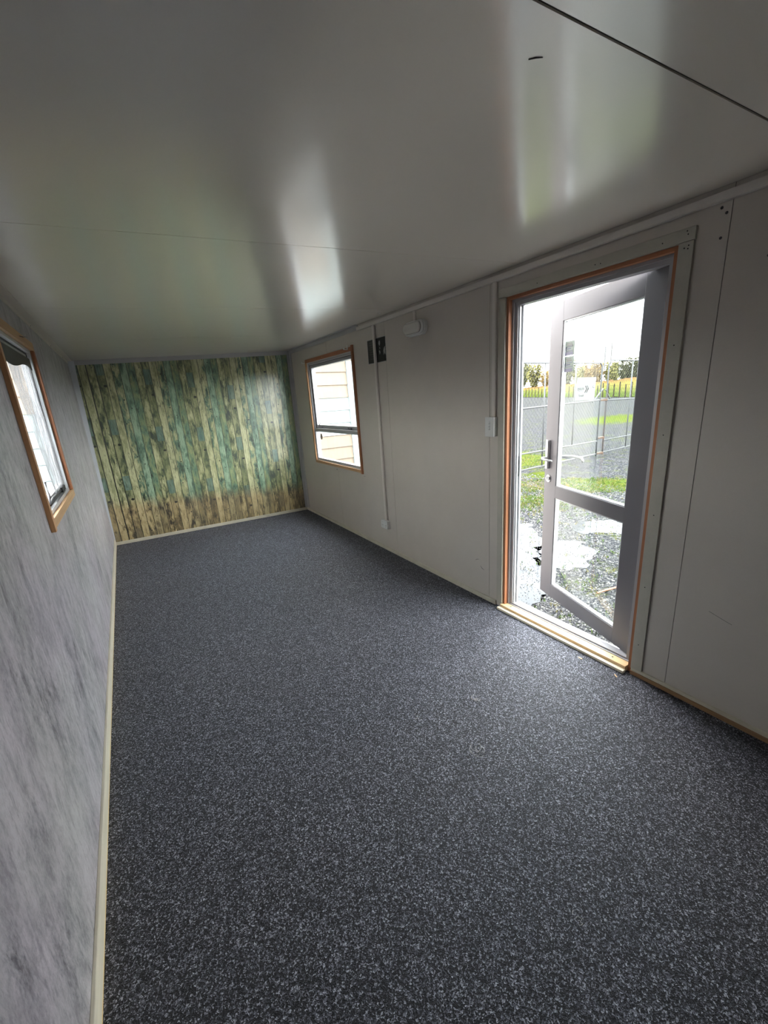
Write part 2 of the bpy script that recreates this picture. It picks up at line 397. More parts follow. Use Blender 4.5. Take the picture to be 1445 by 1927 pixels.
mk('trim_2', hexa([(0, L - .012, .04), (.012, L - .012, .04), (.012, L - .004, .04), (0, L - .004, .04), (0, L - .012, 2.199), (.062, L - .012, 2.199), (.062, L - .004, 2.199), (0, L - .004, 2.199)]), 'pale_trim', **S)
mk('trim_3', box(W - .040, W - .004, L - .012, L - .004, .04, HZ(W) - .004), 'grey_trim', **S)
mk('trim_3', box(W - .005, W, L - .085, L - .013, .04, HZ(W) - .004), 'grey_trim', **S)
t4 = strip('', W - .006, W, .0005, .048, 4.19, L - .09, 'grey_trim'); mk('trim_4', t4, 'grey_trim', **S)
mk('trim_4', strip('', W - .045, W - .006, .0005, .004, 4.19, L - .012, 'grey_trim'), 'grey_trim', **S)
t5 = mk('trim_5', strip('', 0.0, .005, .0005, .028, YB, L - .014, ''), 'panel', **S)
mk('trim_5', strip('', .005, .045, .0005, .0045, YB, L - .014, ''), 'panel', **S)
for y in (1.9, 2.6, 3.9, 4.9, 5.8):
    mk('screw_head', disc((.005, y, HZ(0) - .018), (1, 0, 0), .004, .0025, 10), 'steel', t5)

# ================================================================== DOOR
d1 = empty('door_1', (W, 1.64, 0), **S)
def DP(name, bm, mat, par=d1, **k):
    o = mk(name, bm, mat, par, **k); o.matrix_parent_inverse = Matrix.Translation(-Vector(par.location)) if par is d1 else Matrix(); return o
# timber liner set in the opening
DP('door_liner', box(W - .001, W + .040, 1.132, 1.151, .0, 2.157), 'kauri')
DP('door_liner', box(W - .001, W + .040, 2.131, 2.149, .0, 2.157), 'kauri')
DP('door_liner', box(W - .001, W + .040, 1.151, 2.131, 2.139, 2.157), 'kauri_y')
# painted architrave
a1 = DP('architrave', box(W - .014, W - .0005, 1.066, 2.212, 2.160, 2.210), 'cream', bevel=.0015)
a2 = DP('architrave', box(W - .013, W - .0005, 1.069, 1.1305, .036, 2.158), 'cream', bevel=.0015)
a3 = DP('architrave', box(W - .013, W - .0005, 2.151, 2.206, .030, 2.158), 'cream', bevel=.0015)
for y, z in ((1.095, 2.185), (1.10, 2.198), (1.20, 2.18), (1.5, 2.178), (1.53, 2.18), (1.9, 2.18), (1.09, 2.13), (1.105, 2.135), (1.088, 2.142), (1.10, 1.75), (1.10, 1.35), (1.10, .95), (1.102, .55), (1.10, .2)):
    DP('nail_hole', disc((W - .0145, y, z), (1, 0, 0), .0028, .001, 8), 'text_dark')
# aluminium frame: deep section with stop and seal
DP('door_frame', sheet('x', W + .040, W + .092, (1.151, 2.131), (.018, 2.139), [(1.188, 2.092, .050, 2.104)]), 'alu_frame')
DP('door_stop', sheet('x', W + .028, W + .040, (1.151, 2.131), (.030, 2.139), [(1.166, 2.116, .040, 2.124)]), 'alu_frame')
DP('jamb_bead', box(W + .050, W + .062, 2.084, 2.0925, .050, 2.104), 'alu_white')
DP('jamb_bead', box(W + .076, W + .090, 2.080, 2.0925, .050, 2.104), 'alu_white')
DP('strike_plate', box(W + .063, W + .075, 2.0895, 2.0925, 1.02, 1.16), 'text_dark')
# threshold: aluminium sill, pine board, pale strip
DP('sill', box(W + .040, W + .150, 1.151, 2.131, -.03, .018), 'alu_frame')
DP('sill_seal', box(W + .062, W + .105, 1.19, 1.90, .018, .036), 'rubber', bevel=.003)
tb = DP('threshold_board', box(2.549, W + .034, 1.153, 2.152, 0, .036), 'pine_y', bevel=.0015)
for y in (1.25, 1.48, 1.70, 1.86, 2.07):
    DP('screw_head', disc((2.580, y, .036), (0, 0, 1), .005, .0008, 10), 'text_dark')
DP('threshold_strip', box(2.521, 2.549, 1.148, 2.160, 0, .018), 'pale_pine', bevel=.002)

# the leaf, hinged on the near jamb and swung out
HX, HY, ANG = 2.640, 1.196, math.atan2(2.114 - 1.186, 2.93 - 2.612)
leaf = empty('door_leaf', (0, 0, 0))
LM = Matrix.Translation((HX, HY, 0)) @ Matrix.Rotation(ANG, 4, 'Z')     # local x along the leaf, local +y faces the room
leaf.parent = d1; leaf.matrix_parent_inverse = Matrix.Translation(-Vector(d1.location)); leaf.matrix_basis = LM
LW, LZ0, LZ1, LT = .972, .055, 2.128, .038
LX0 = 0.0
# stiles and rails (local y from -LT to 0, the room side is +y)
def LP(name, bm, mat, **k): return mk(name, bm, mat, leaf, **k)
LP('stile', box(.0, .140, -LT, 0, LZ0, LZ1), 'alu', bevel=.0015)
LP('stile', box(LW - .145, LW, -LT, 0, LZ0, LZ1), 'alu', bevel=.0015)
LP('rail', box(.1405, LW - .1455, -LT, -.0003, 2.008, LZ1), 'alu')
LP('rail', box(.1405, LW - .1455, -LT, -.0003, .838, .926), 'alu')
LP('rail', box(.1405, LW - .1455, -LT, -.0003, LZ0, .158), 'alu')
for z0, z1 in ((.158, .838), (.926, 2.008)):
    LP('glazing_bead', sheet('y', -LT + .004, -.006, (.1405, LW - .1455), (z0, z1), [(.149, LW - .154, z0 + .009, z1 - .009)]), 'alu_white')
    LP('glass_pane', box(.149, LW - .154, -.022, -.018, z0 + .009, z1 - .009), 'glass')
# hinges
for z in (.3, 1.1, 1.9):
    LP('hinge', tube([(-.006, .004, z - .05), (-.006, .004, z + .05)], .006, 10), 'alu')
# handle set
hx = LW - .018 - .034
hb = LP('handle_plate', box(hx - .012, hx + .014, 0, .024, 1.040, 1.245), 'steel', bevel=.002)
LP('lever_handle', tube([(hx, .015, 1.118), (hx, .058, 1.118), (hx - .012, .066, 1.116), (hx - .060, .064, 1.112), (hx - .115, .052, 1.112)], [.010, .009, .0085, .0075, .0065], 10), 'white_metal', smooth=True)
LP('outer_lever', tube([(hx, -LT, 1.118), (hx, -LT - .045, 1.118), (hx - .03, -LT - .055, 1.122), (hx - .15, -LT - .055, 1.135), (hx - .25, -LT - .048, 1.135), (hx - .285, -LT - .035, 1.120)], [.010, .010, .010, .010, .010, .009], 10), 'white_metal', smooth=True)
lk = LP('lock_cylinder', disc((hx - .006, 0, .968), (0, 1, 0), .027, .006, 28), 'steel')
LP('lock_cylinder', disc((hx - .006, .006, .968), (0, 1, 0), .019, .008, 24), 'steel')
LP('keyhole', box(hx - .009, hx - .004, .0142, .0152, .956, .984), 'text_dark')
# outside key on a string with a yellow tag
LP('key_tag', box(LW - .235, LW - .203, -LT - .012, -LT - .009, .892, .948), paint('yellow_tag', (.30, .22, .02), .5), bevel=.001)
LP('key_string', tube([(LW - .218, -LT - .010, .948), (LW - .190, -LT - .012, .985), (LW - .150, -LT - .006, .998)], .002, 6), 'text_dark')
# stickers on the glass
gs = paint('sage_sticker_film', (.08, .115, .095), .35, .1, 30); gb = paint('navy_ink', (.02, .02, .09), .4); gl_ = paint('lilac_sticker_band', (.05, .05, .10), .4)
for zt, zb, body in ((1.880, 1.793, 'safe'), (1.787, 1.692, 'secure')):
    s0 = .714; s1 = .815
    st_ = LP('sticker', box(s0, s1, -.0175, -.0168, zb, zt), gs, label='small green and blue alarm sticker, %s of the two on the glass' % ('upper' if body == 'safe' else 'lower'))
    LP('sticker_band', box(s0 + .016, s1 - .0005, -.0168, -.0163, zb, zb + .022), gl_)
    cz = (zb + zt) / 2 - .003; pts = []
    for k in range(15):
        a = math.pi / 2 + math.pi * k / 14; pts.append((s1 - .022 - .013 * math.cos(a), -.0158, cz + .013 * math.sin(a)))
    pts = [(s0 + .020, -.0158, cz + .013)] + pts + [(s0 + .020, -.0158, cz - .013)]
    LP('sticker_ring', tube(pts, .0016, 5), gb)
    LP('sticker_ink', box(s0 + .040, s1 - .018, -.0166, -.0160, cz - .003, cz + .003), gb)
    for k, (a_, b_) in enumerate(((.030, .012), (.022, .022))):
        LP('sticker_ink', box(s0 + a_, s1 - b_, -.0166, -.0160, zt - .018 - k * .011, zt - .012 - k * .011), 'text_grey')

# ================================================================== WINDOWS
def window(name, wall, y0, y1, z0, z1, o, tz, label=None):
    """o: outer limits of the timber surround (y0,y1,z0,z1); wall 'R' or 'L'"""
    sgn = 1 if wall == 'R' else -1
    X = W if wall == 'R' else 0.0
    def bx(a, b, *r): 
        p, q = X + sgn * a, X + sgn * b
        return box(min(p, q), max(p, q), *r)
    def sh(a, b, us, vs_, holes):
        p, q = X + sgn * a, X + sgn * b
        return sheet('x', min(p, q), max(p, q), us, vs_, holes)
    e = empty(name, (0, 0, 0), **S)
    oy0, oy1, oz0, oz1 = o
    return e, bx, sh
# window_1 on the right wall
w1, bx, sh = window('window_1', 'R', *WINR, (4.325, 5.740, .797, 2.142), 0)
mk('window_trim', bx(-.016, -.0005, 4.330, 5.738, 2.095, 2.135), 'kauri_y', w1, bevel=.001)
mk('window_trim', bx(-.018, -.0005, 4.325, 4.362, .790, 2.150), 'kauri', w1, bevel=.001)
mk('window_trim', bx(-.016, -.0005, 5.703, 5.738, .815, 2.094), 'tan_z', w1, bevel=.001)
mk('window_trim', bx(-.016, -.0005, 4.363, 5.738, .800, .834), 'tan_y', w1, bevel=.001)
mk('window_frame', sh(.004, .056, (4.3555, 5.7095), (.8255, 2.1075), [(4.395, 5.672, .868, 1.222), (4.395, 5.672, 1.262, 2.066)]), 'alu_frame', w1)
mk('window_frame', sh(-.0003, .004, (4.3555, 5.7095), (.8255, 2.1075), [(4.375, 5.690, .845, 2.088)]), 'alu_white', w1)
mk('glass_pane', bx(.038, .042, 4.395, 5.672, .868, 1.222), 'glass', w1)
sash = mk('sash', sh(.020, .070, (4.398, 5.669), (1.268, 2.063), [(4.445, 5.622, 1.310, 2.026)]), 'alu_frame', w1)
mk('glass_pane', bx(.050, .054, 4.445, 5.622, 1.310, 2.026), 'glass', sash)
mk('window_seal', sh(.017, .0198, (4.398, 5.669), (1.268, 2.063), [(4.404, 5.663, 1.274, 2.057)]), 'rubber', w1)
for y in (5.46, 4.60):
    l_ = mk('window_latch', tube([(W + .012, y, 1.280), (W - .012, y - .01, 1.285), (W - .022, y - .015, 1.30)] + ([(W - .02, y - .045, 1.345)] if y > 5 else []), .005, 8), 'text_grey', sash)
    mk('latch_base', box(W + .006, W + .020, y - .03, y + .03, 1.270, 1.288), 'text_grey', sash)
# the corner sticker in the lower pane
bm = bmesh.new(); vv_ = [bm.verts.new((W + .037, 5.565 + .038 * math.cos(a), 1.155 + .042 * math.sin(a))) for a in [k * math.pi / 10 for k in range(20)]]
f_ = bm.faces.new(vv_); ex = bmesh.ops.extrude_face_region(bm, geom=[f_]); bmesh.ops.translate(bm, verts=[v for v in ex['geom'] if isinstance(v, bmesh.types.BMVert)], vec=(-.001, 0, 0))
mk('oval_sticker', bm, paint('faded_brown_sticker', (.35, .27, .20), .5, .1, 40), w1)
# timber ends: nails in the surround
mk('nail_head', disc((W - .0165, 5.15, 2.112), (1, 0, 0), .004, .001, 8), 'white_plastic', w1)
mk('screw_head', disc((W - .0075, 5.06, .768), (1, 0, 0), .004, .007, 8), 'text_dark', w1)
# window_2 on the left wall
w2, bx, sh = window('window_2', 'L', *WINL, (2.53, 3.62, 1.08, 2.045), 0)
mk('window_trim', bx(-.018, -.0005, 2.535, 3.618, 1.992, 2.040), 'tan_y', w2, bevel=.001)
mk('window_trim', bx(-.020, -.0005, 2.530, 2.570, 1.075, 1.991), 'tan_z', w2, bevel=.001)
mk('window_trim', bx(-.018, -.0005, 3.570, 3.618, 1.131, 1.991), 'kauri', w2, bevel=.001)
mk('window_trim', bx(-.018, -.0005, 2.571, 3.618, 1.085, 1.130), 'tan_y', w2, bevel=.001)
mk('window_frame', sh(.0, .056, (2.576, 3.584), (1.1205, 2.0095), [(2.605, 3.535, 1.150, 1.975)]), 'alu_white', w2)
sash2 = mk('sash', sh(.020, .052, (2.606, 3.534), (1.151, 1.974), [(2.64, 3.49, 1.19, 1.94)]), 'alu_frame', w2)
mk('glass_pane', bx(.034, .038, 2.64, 3.49, 1.19, 1.94), 'glass', sash2)
mk('window_seal', sh(.0165, .0198, (2.606, 3.534), (1.151, 1.974), [(2.616, 3.524, 1.161, 1.964)]), 'rubber', w2)
mk('window_stay', tube([(-.012, 2.80, 1.165), (-.006, 2.90, 1.185), (-.010, 3.10, 1.175), (-.014, 3.36, 1.165)], .006, 8), 'text_dark', w2)
mk('window_stay', tube([(-.010, 2.78, 1.170), (-.004, 2.80, 1.215), (-.006, 2.80, 1.285)], .005, 8), 'text_grey', w2)
mk('window_latch', box(-.014, -.002, 3.30, 3.44, 1.155, 1.185), 'text_dark', w2, bevel=.003)
mk('bent_nail', tube([(.0185, 3.17, 2.020), (.030, 3.19, 2.018), (.034, 3.24, 2.026), (.030, 3.36, 2.040)], .0022, 6), 'black', w2)
# clear film hanging crumpled in the left window
bm = bmesh.new(); NY, NZ = 60, 60; g = []
for j in range(NZ + 1):
    row = []
    for i in range(NY + 1):
        u, v = i / NY, j / NZ
        z = 1.17 + .76 * v; y = 2.66 + .82 * (1 - (1 - u) * (.50 + .34 * v))
        n1 = noise.noise(Vector((u * 9, v * 1.6, 3))) * .010 + noise.noise(Vector((u * 24, v * 3, 9))) * .004
        row.append(bm.verts.new((-.013 + max(-.006, min(.009, n1)), y, z)))
    g.append(row)
for j in range(NZ):
    for i in range(NY): bm.faces.new([g[j][i], g[j][i + 1], g[j + 1][i + 1], g[j + 1][i]])
pf = mk('plastic_film', bm, 'film', None, smooth=True, label='crumpled clear plastic film hanging inside the left wall window', cat='plastic sheet')

bm = bmesh.new(); N_ = 20  # dark strip with a wavy lower edge across the window top
top = [bm.verts.new((-.0035, 2.645 + .84 * i / N_, 1.937)) for i in range(N_ + 1)]
low = [bm.verts.new((-.0035, 2.645 + .84 * i / N_, 1.868 - .018 * math.sin(i / N_ * 6.0))) for i in range(N_ + 1)]
for i in range(N_): bm.faces.new([top[i], top[i + 1], low[i + 1], low[i]])
ex = bmesh.ops.extrude_face_region(bm, geom=bm.faces[:]); bmesh.ops.translate(bm, verts=[q for q in ex['geom'] if isinstance(q, bmesh.types.BMVert)], vec=(-.003, 0, 0))
mk('top_band', bm, paint('dark_band', (.035, .037, .036), .35, .2, 20), pf, label='dark band along the top of the film')

# ================================================================== THINGS ON THE WALLS
# long cable trunking under the ceiling
tk = empty('cable_trunking', (W, 2.5, 2.25), label='long cream cable trunking run along the top of the right wall over the door', cat='trunking')
def TK(par, name, bm, mat, **k):
    o = mk(name, bm, mat, par, **k); o.matrix_parent_inverse = Matrix.Translation(-Vector(par.location)); return o
TK(tk, 'trunking_body', box(W - .022, W - .0005, YB + .01, 4.185, 2.262, 2.2955), 'conduit', bevel=.002)
TK(tk, 'trunking_lid', box(W - .0245, W - .0221, YB + .01, 4.185, 2.265, 2.2925), 'conduit', bevel=.001)
dr = empty('switch_trunking', (W, 2.242, 1.5), label='vertical cream cable trunking dropping to the light switch beside the door', cat='trunking')
TK(dr, 'trunking_body', box(W - .017, W - .0005, 2.228, 2.262, 1.432, 2.261), 'conduit', bevel=.002)
TK(dr, 'trunking_lid', box(W - .0195, W - .0171, 2.231, 2.259, 1.432, 2.261), 'conduit', bevel=.001)
sc = empty('socket_trunking', (W, 3.86, .4), label='thin vertical cream cable trunking dropping to the power socket, across the dark notice', cat='trunking')
TK(sc, 'trunking_body', box(W - .020, W - .004, 3.838, 3.872, .348, 2.261), 'conduit', bevel=.002)
TK(sc, 'trunking_lid', box(W - .0225, W - .0201, 3.841, 3.869, .348, 2.261), 'conduit', bevel=.001)
ld = empty('light_trunking', (W, 3.165, 2.2), label='very short vertical trunking joining the wall light to the long trunking', cat='trunking')
TK(ld, 'trunking_body', box(W - .016, W - .0005, 3.150, 3.178, 2.186, 2.261), 'conduit', bevel=.002)
# oval bulkhead light
wl = empty('wall_light', (W, 3.14, 2.13), label='unlit oval white bulkhead light high on the right wall', cat='light')
def capsule(x0, x1, cy, cz, hl, r0, r1, n=16):
    bm = bmesh.new(); rings = []
    for x, r in ((x0, r0), (x1, r1)):
        ring = []
        for k in range(n + 1):
            a = -math.pi / 2 + math.pi * k / n; ring.append(bm.verts.new((x, cy + hl + r * math.cos(a), cz + r * math.sin(a))))
        for k in range(n + 1):
            a = math.pi / 2 + math.pi * k / n; ring.append(bm.verts.new((x, cy - hl + r * math.cos(a), cz + r * math.sin(a))))
        rings.append(ring)
    N = len(rings[0])
    for k in range(N): bm.faces.new([rings[0][k], rings[0][(k + 1) % N], rings[1][(k + 1) % N], rings[1][k]])
    bm.faces.new(rings[0]); bm.faces.new(rings[1]); return bm
TK(wl, 'light_base', capsule(W - .030, W - .0005, 3.14, 2.128, .085, .056, .058), 'white_plastic', bevel=.003)
TK(wl, 'light_rim', capsule(W - .050, W - .0305, 3.14, 2.128, .085, .050, .054), 'white_plastic', bevel=.006)
TK(wl, 'light_diffuser', capsule(W - .078, W - .0505, 3.14, 2.128, .080, .036, .046), 'lens_plastic', bevel=.012, smooth=True)
# socket
so = empty('power_socket', (W, 3.88, .30), label='white double power socket low on the right wall under the thin trunking', cat='socket')
TK(so, 'socket_box', box(W - .032, W - .0005, 3.800, 3.930, .258, .345), 'white_plastic', bevel=.005)
TK(so, 'face_plate', box(W - .040, W - .0325, 3.800, 3.930, .258, .345), 'white_plastic', bevel=.003)
for y in (3.832, 3.898):
    TK(so, 'rocker_switch', box(W - .044, W - .0405, y - .007, y + .007, .318, .334), 'white_plastic', bevel=.001)
    for dy, rr in ((-.008, R(30)), (.008, R(-30))):
        TK(so, 'pin_slot', box(W - .0409, W - .0405, y + dy - .0015, y + dy + .0015, .288, .302), 'text_dark')
    TK(so, 'pin_slot', box(W - .0409, W - .0405, y - .0015, y + .0015, .272, .282), 'text_dark')
# light switch
sw = empty('light_switch', (W, 2.262, 1.36), label='white light switch plate on the wall left of the door', cat='switch')
TK(sw, 'switch_box', box(W - .030, W - .0005, 2.220, 2.306, 1.298, 1.428), 'white_plastic', bevel=.003)
TK(sw, 'face_plate', box(W - .038, W - .0305, 2.218, 2.308, 1.296, 1.430), 'white_plastic', bevel=.003)
for z in (1.352, 1.372, 1.392):
    TK(sw, 'rocker_switch', box(W - .041, W - .0385, 2.256, 2.270, z - .006, z + .006), 'text_mid' if False else 'white_plastic', bevel=.001)
    TK(sw, 'switch_gap', box(W - .0388, W - .0384, 2.254, 2.272, z - .0085, z - .0068), 'text_grey')
# dark notice behind the trunking
nt = empty('wall_notice', (W, 3.84, 2.03), label='dark printed notice with a pale drawing on the right wall behind the thin trunking', cat='notice')
TK(nt, 'notice_sheet', box(W - .003, W - .0005, 3.668, 4.012, 1.932, 2.142), 'black')
TK(nt, 'sheet_border', sheet('x', W - .0018, W - .0006, (3.663, 4.017), (1.927, 2.147), [(3.668, 4.012, 1.932, 2.142)]), 'text_light')
for k in range(8):
    z = 2.118 - k * .021; wdt = [.085, .095, .070, .09, .08, .095, .06, .085][k]
    TK(nt, 'print_line', box(W - .0036, W - .003, 3.885, 3.885 + wdt, z - .004, z + .004), 'text_grey')
def blob(pts): 
    bm = bmesh.new(); f = bm.faces.new([bm.verts.new((W - .003, y, z)) for y, z in pts]); ex = bmesh.ops.extrude_face_region(bm, geom=[f])
    bmesh.ops.translate(bm, verts=[v for v in ex['geom'] if isinstance(v, bmesh.types.BMVert)], vec=(-.0006, 0, 0)); return bm
TK(nt, 'print_figure', blob([(3.780, 2.118), (3.795, 2.095), (3.775, 2.070), (3.760, 2.095), (3.763, 2.116)]), 'text_light')
TK(nt, 'print_figure', blob([(3.780, 2.062), (3.772, 2.040), (3.765, 2.055)]), 'text_light')
TK(nt, 'print_figure', blob([(3.790, 2.030), (3.780, 1.995), (3.765, 2.015), (3.775, 2.033)]), 'text_light')
TK(nt, 'print_figure', blob([(3.700, 2.045), (3.675, 2.060), (3.672, 1.985), (3.685, 2.005), (3.705, 1.985), (3.712, 2.02)]), 'text_light')
# curtain brackets
for y, z, lab in ((4.438, 2.136, 'small white curtain bracket at the right end of the window head on the right wall'), (5.775, 2.118, 'small white curtain bracket at the far end of the window head on the right wall')):
    cb_ = empty('curtain_bracket', (W, y, z), label=lab, cat='bracket', group='curtain brackets over the far window')
    x0 = W - .017 if y < 5 else W - .0005
    TK(cb_, 'back_plate', box(x0 - .0025, x0, y - .014, y + .014, z - .022, z + .022), 'white_plastic')
    TK(cb_, 'hook_arm', box(x0 - .040, x0 - .0025, y - .014, y + .014, z - .022, z - .017), 'white_plastic')
    TK(cb_, 'hook_arm', box(x0 - .042, x0 - .040, y - .014, y + .014, z - .022, z - .004), 'white_plastic')
# bolts and marks in the wall panels
for y, z in ((.975, 2.137), (.965, 2.222), (.80, 2.03), (.985, 2.245)):
    mk('plugged_hole', disc((W - .001, y, z), (1, 0, 0), .0055, .002, 10), 'text_grey', wr_)
for y, z, l_ in ((2.46, .30, .02), (2.40, .27, -.025), (4.33, .76, .01)):
    mk('scuff_mark', tube([(W - .0004, y, z), (W - .0006, y - .02, z + l_ * .7), (W - .0004, y - .045, z + l_)], [.0007, .0018, .0007], 5), 'text_grey', wr_)
mk('scuff_mark', tube([(W - .0004, .80, .53), (W - .0005, .72, .505), (W - .0004, .70, .50)], .0008, 5), 'text_grey', wr_)

# lint on the carpet
lw = paint('white_lint', (.62, .60, .58), .8)
for i, (x, y, lab) in enumerate(((1.704, 1.485, 'curl of pale lint on the carpet in line with the door'), (1.484, 1.217, 'curved white thread on the carpet below the larger curl of lint'), (1.278, .54, 'short white fibre scrap on the carpet nearest the camera'), (.363, 4.568, 'pale dusty scrap on the carpet near the left wall at the far end'), (1.369, 1.56, 'small white fleck of lint left of the curl of lint'))):
    bm = bmesh.new()
    for q in range(9 if i < 2 else 5):
        a0 = random.uniform(0, 6.28); rr = random.uniform(.010, .030) if i < 2 else random.uniform(.004, .012)
        cx_, cy_ = x + random.uniform(-.02, .02), y + random.uniform(-.02, .02)
        tube([(cx_ + rr * math.cos(a0 + t_ * .5), cy_ + rr * math.sin(a0 + t_ * .5), .003 + .0015 * math.sin(t_)) for t_ in range(5)], .0007, 4, bm)
    mk('lint', bm, lw, None, label=lab, cat='lint')
# wood chips by the threshold
for x, y, lab in ((2.465, 1.385, 'orange wood chip on the carpet near the pine threshold'), (2.475, 1.16, 'tiny pale wood crumb on the carpet at the near end of the threshold')):
    bm = box(-.012, .012, -.004, .004, 0, .003); 
    for v in bm.verts: v.co += Vector((random.uniform(-.003, .003), random.uniform(-.002, .002), 0))
    o = mk('wood_chip', bm, 'pine_y', None, label=lab, cat='wood chip'); o.location = (x, y, .0005); o.rotation_euler.z = random.uniform(0, 3)

# ================================================================== OUTSIDE
# ground
m = NT('wet_gravel_yard'); v = m.coord('Position'); X_, Y_, Z_ = m.xyz(v)
vo = m.n('TexVoronoi', feature='F1'); vo.inputs['Scale'].default_value = 42; m.l(v, vo.inputs['Vector'])
rc = m.xyz(vo.outputs['Color'])[0]; nn = m.noise(v, .45, 5, .6); n3 = m.noise(v, 3.0, 5, .65); nf = m.noise(v, 90, 3)
grav = m.ramp(rc, [(0, (0.0123, 0.0131, 0.0149)), (.5000, (0.0219, 0.0227, 0.0254)), (.8500, (0.0376, 0.0376, 0.0394)), (1, (0.0726, 0.0726, 0.0700))])
grass = m.ramp(m.math('ADD', m.math('MULTIPLY', nf, .6), m.math('MULTIPLY', n3, .4)), [(.35, (.014, .023, .003)), (.5, (.031, .045, .006)), (.65, (.062, .060, .012))])
def ell(cx, cy, rx, ry, rot=0.0):
    dx = m.math('SUBTRACT', X_, cx); dy = m.math('SUBTRACT', Y_, cy); c_, s_ = math.cos(rot), math.sin(rot)
    a = m.math('ADD', m.math('MULTIPLY', dx, c_ / rx), m.math('MULTIPLY', dy, s_ / rx)); b = m.math('ADD', m.math('MULTIPLY', dx, -s_ / ry), m.math('MULTIPLY', dy, c_ / ry))
    return m.math('SUBTRACT', 1.0, m.math('SQRT', m.math('ADD', m.math('MULTIPLY', a, a), m.math('MULTIPLY', b, b))))
g_ = None
for e_ in ((7.6, 5.0, 1.9, .75, -.75), (9.2, 8.2, 1.9, 1.3, .7), (24, 14.5, 5, 2.2, .3), (5.9, 4.9, .55, .5, 0), (7.9, 6.3, .5, .5, 0)):
    q = ell(*e_); g_ = q if g_ is None else m.math('MAXIMUM', g_, q)
gm = m.ramp(m.math('ADD', g_, m.math('MULTIPLY', m.math('SUBTRACT', n3, .5), 1.4)), [(.05, (0, 0, 0)), (.45, (.9,) * 3)])
moss = m.ramp(n3, [(.52, (0, 0, 0)), (.68, (.45,) * 3)])
near = m.ramp(m.math('ADD', X_, 0), [(0, (1,) * 3), (1, (1,) * 3)])
colr = m.mix(moss, grav, grass); colr = m.mix(gm, colr, grass)
mud = m.ramp(m.math('ADD', ell(6.9, 5.9, 1.2, .6, -.8), m.math('MULTIPLY', m.math('SUBTRACT', n3, .5), .8)), [(.1, (0, 0, 0)), (.5, (.8,) * 3)])
colr = m.mix(mud, colr, m.ramp(nf, [(.3, (.030, .023, .018)), (.7, (.065, .052, .043))]))
m.bump(m.math('SUBTRACT', 1.0, vo.outputs['Distance']), .7, .02)
M['yard'] = m.set(Base_Color=colr, Roughness=m.ramp(nn, [(.40, (.45,) * 3), (.62, (.8,) * 3)]), Specular_IOR_Level=0.0)
bm = bmesh.new(); NG = 10
for (x0, x1, y0, y1) in ((-150, 260, -150, 260),):
    g = [[bm.verts.new((x0 + (x1 - x0) * i / NG, y0 + (y1 - y0) * j / NG, GZ)) for i in range(NG + 1)] for j in range(NG + 1)]
    for j in range(NG):
        for i in range(NG): bm.faces.new([g[j][i], g[j][i + 1], g[j + 1][i + 1], g[j + 1][i]])
mk('yard_ground', bm, 'yard', None, **S)

# puddles
m = NT('puddle_water'); v = m.coord('Position'); n_ = m.noise(v, 14, 3)
m.bump(n_, .05, .01); M['water'] = m.set(Base_Color=(.03, .032, .034), Roughness=.05, Specular_IOR_Level=.07, IOR=1.33)
def puddle(pts, lab, seed):
    bm = bmesh.new(); n = len(pts); vs_ = []
    for i in range(n * 10):
        k = i / 10; a = pts[int(k) % n]; b = pts[(int(k) + 1) % n]; t = k % 1
        p0 = pts[int(k - 1) % n]; p3 = pts[(int(k) + 2) % n]
        c_ = [0.5 * ((2 * a[j]) + (-p0[j] + b[j]) * t + (2 * p0[j] - 5 * a[j] + 4 * b[j] - p3[j]) * t * t + (-p0[j] + 3 * a[j] - 3 * b[j] + p3[j]) * t ** 3) for j in (0, 1)]
        w_ = .15; c_[0] += noise.noise(Vector((c_[0] * 6, c_[1] * 6, seed))) * w_; c_[1] += noise.noise(Vector((c_[0] * 6, c_[1] * 6, seed + 9))) * w_
        vs_.append(bm.verts.new((c_[0], c_[1], GZ + .006)))
    bm.faces.new(vs_); bmesh.ops.triangulate(bm, faces=bm.faces[:])
    return mk('puddle', bm, 'water', None, label=lab, cat='puddle', group='puddles outside the door')
puddle([(2.80, 2.12), (3.35, 2.42), (4.05, 3.05), (4.70, 3.62), (4.85, 4.05), (4.35, 3.95), (3.50, 3.10), (2.9, 2.5)], 'largest rain puddle on the gravel, left side of the open doorway', 1)
puddle([(3.95, 2.55), (4.40, 2.62), (4.75, 2.95), (4.62, 3.28), (4.25, 3.22), (3.90, 2.90)], 'middle rain puddle on the gravel seen through the lower door glass', 2)
puddle([(5.20, 3.05), (5.55, 2.75), (6.0, 2.85), (5.9, 3.25), (5.5, 3.55), (5.15, 3.42)], 'small rain puddle just below the middle rail of the door glass', 3)

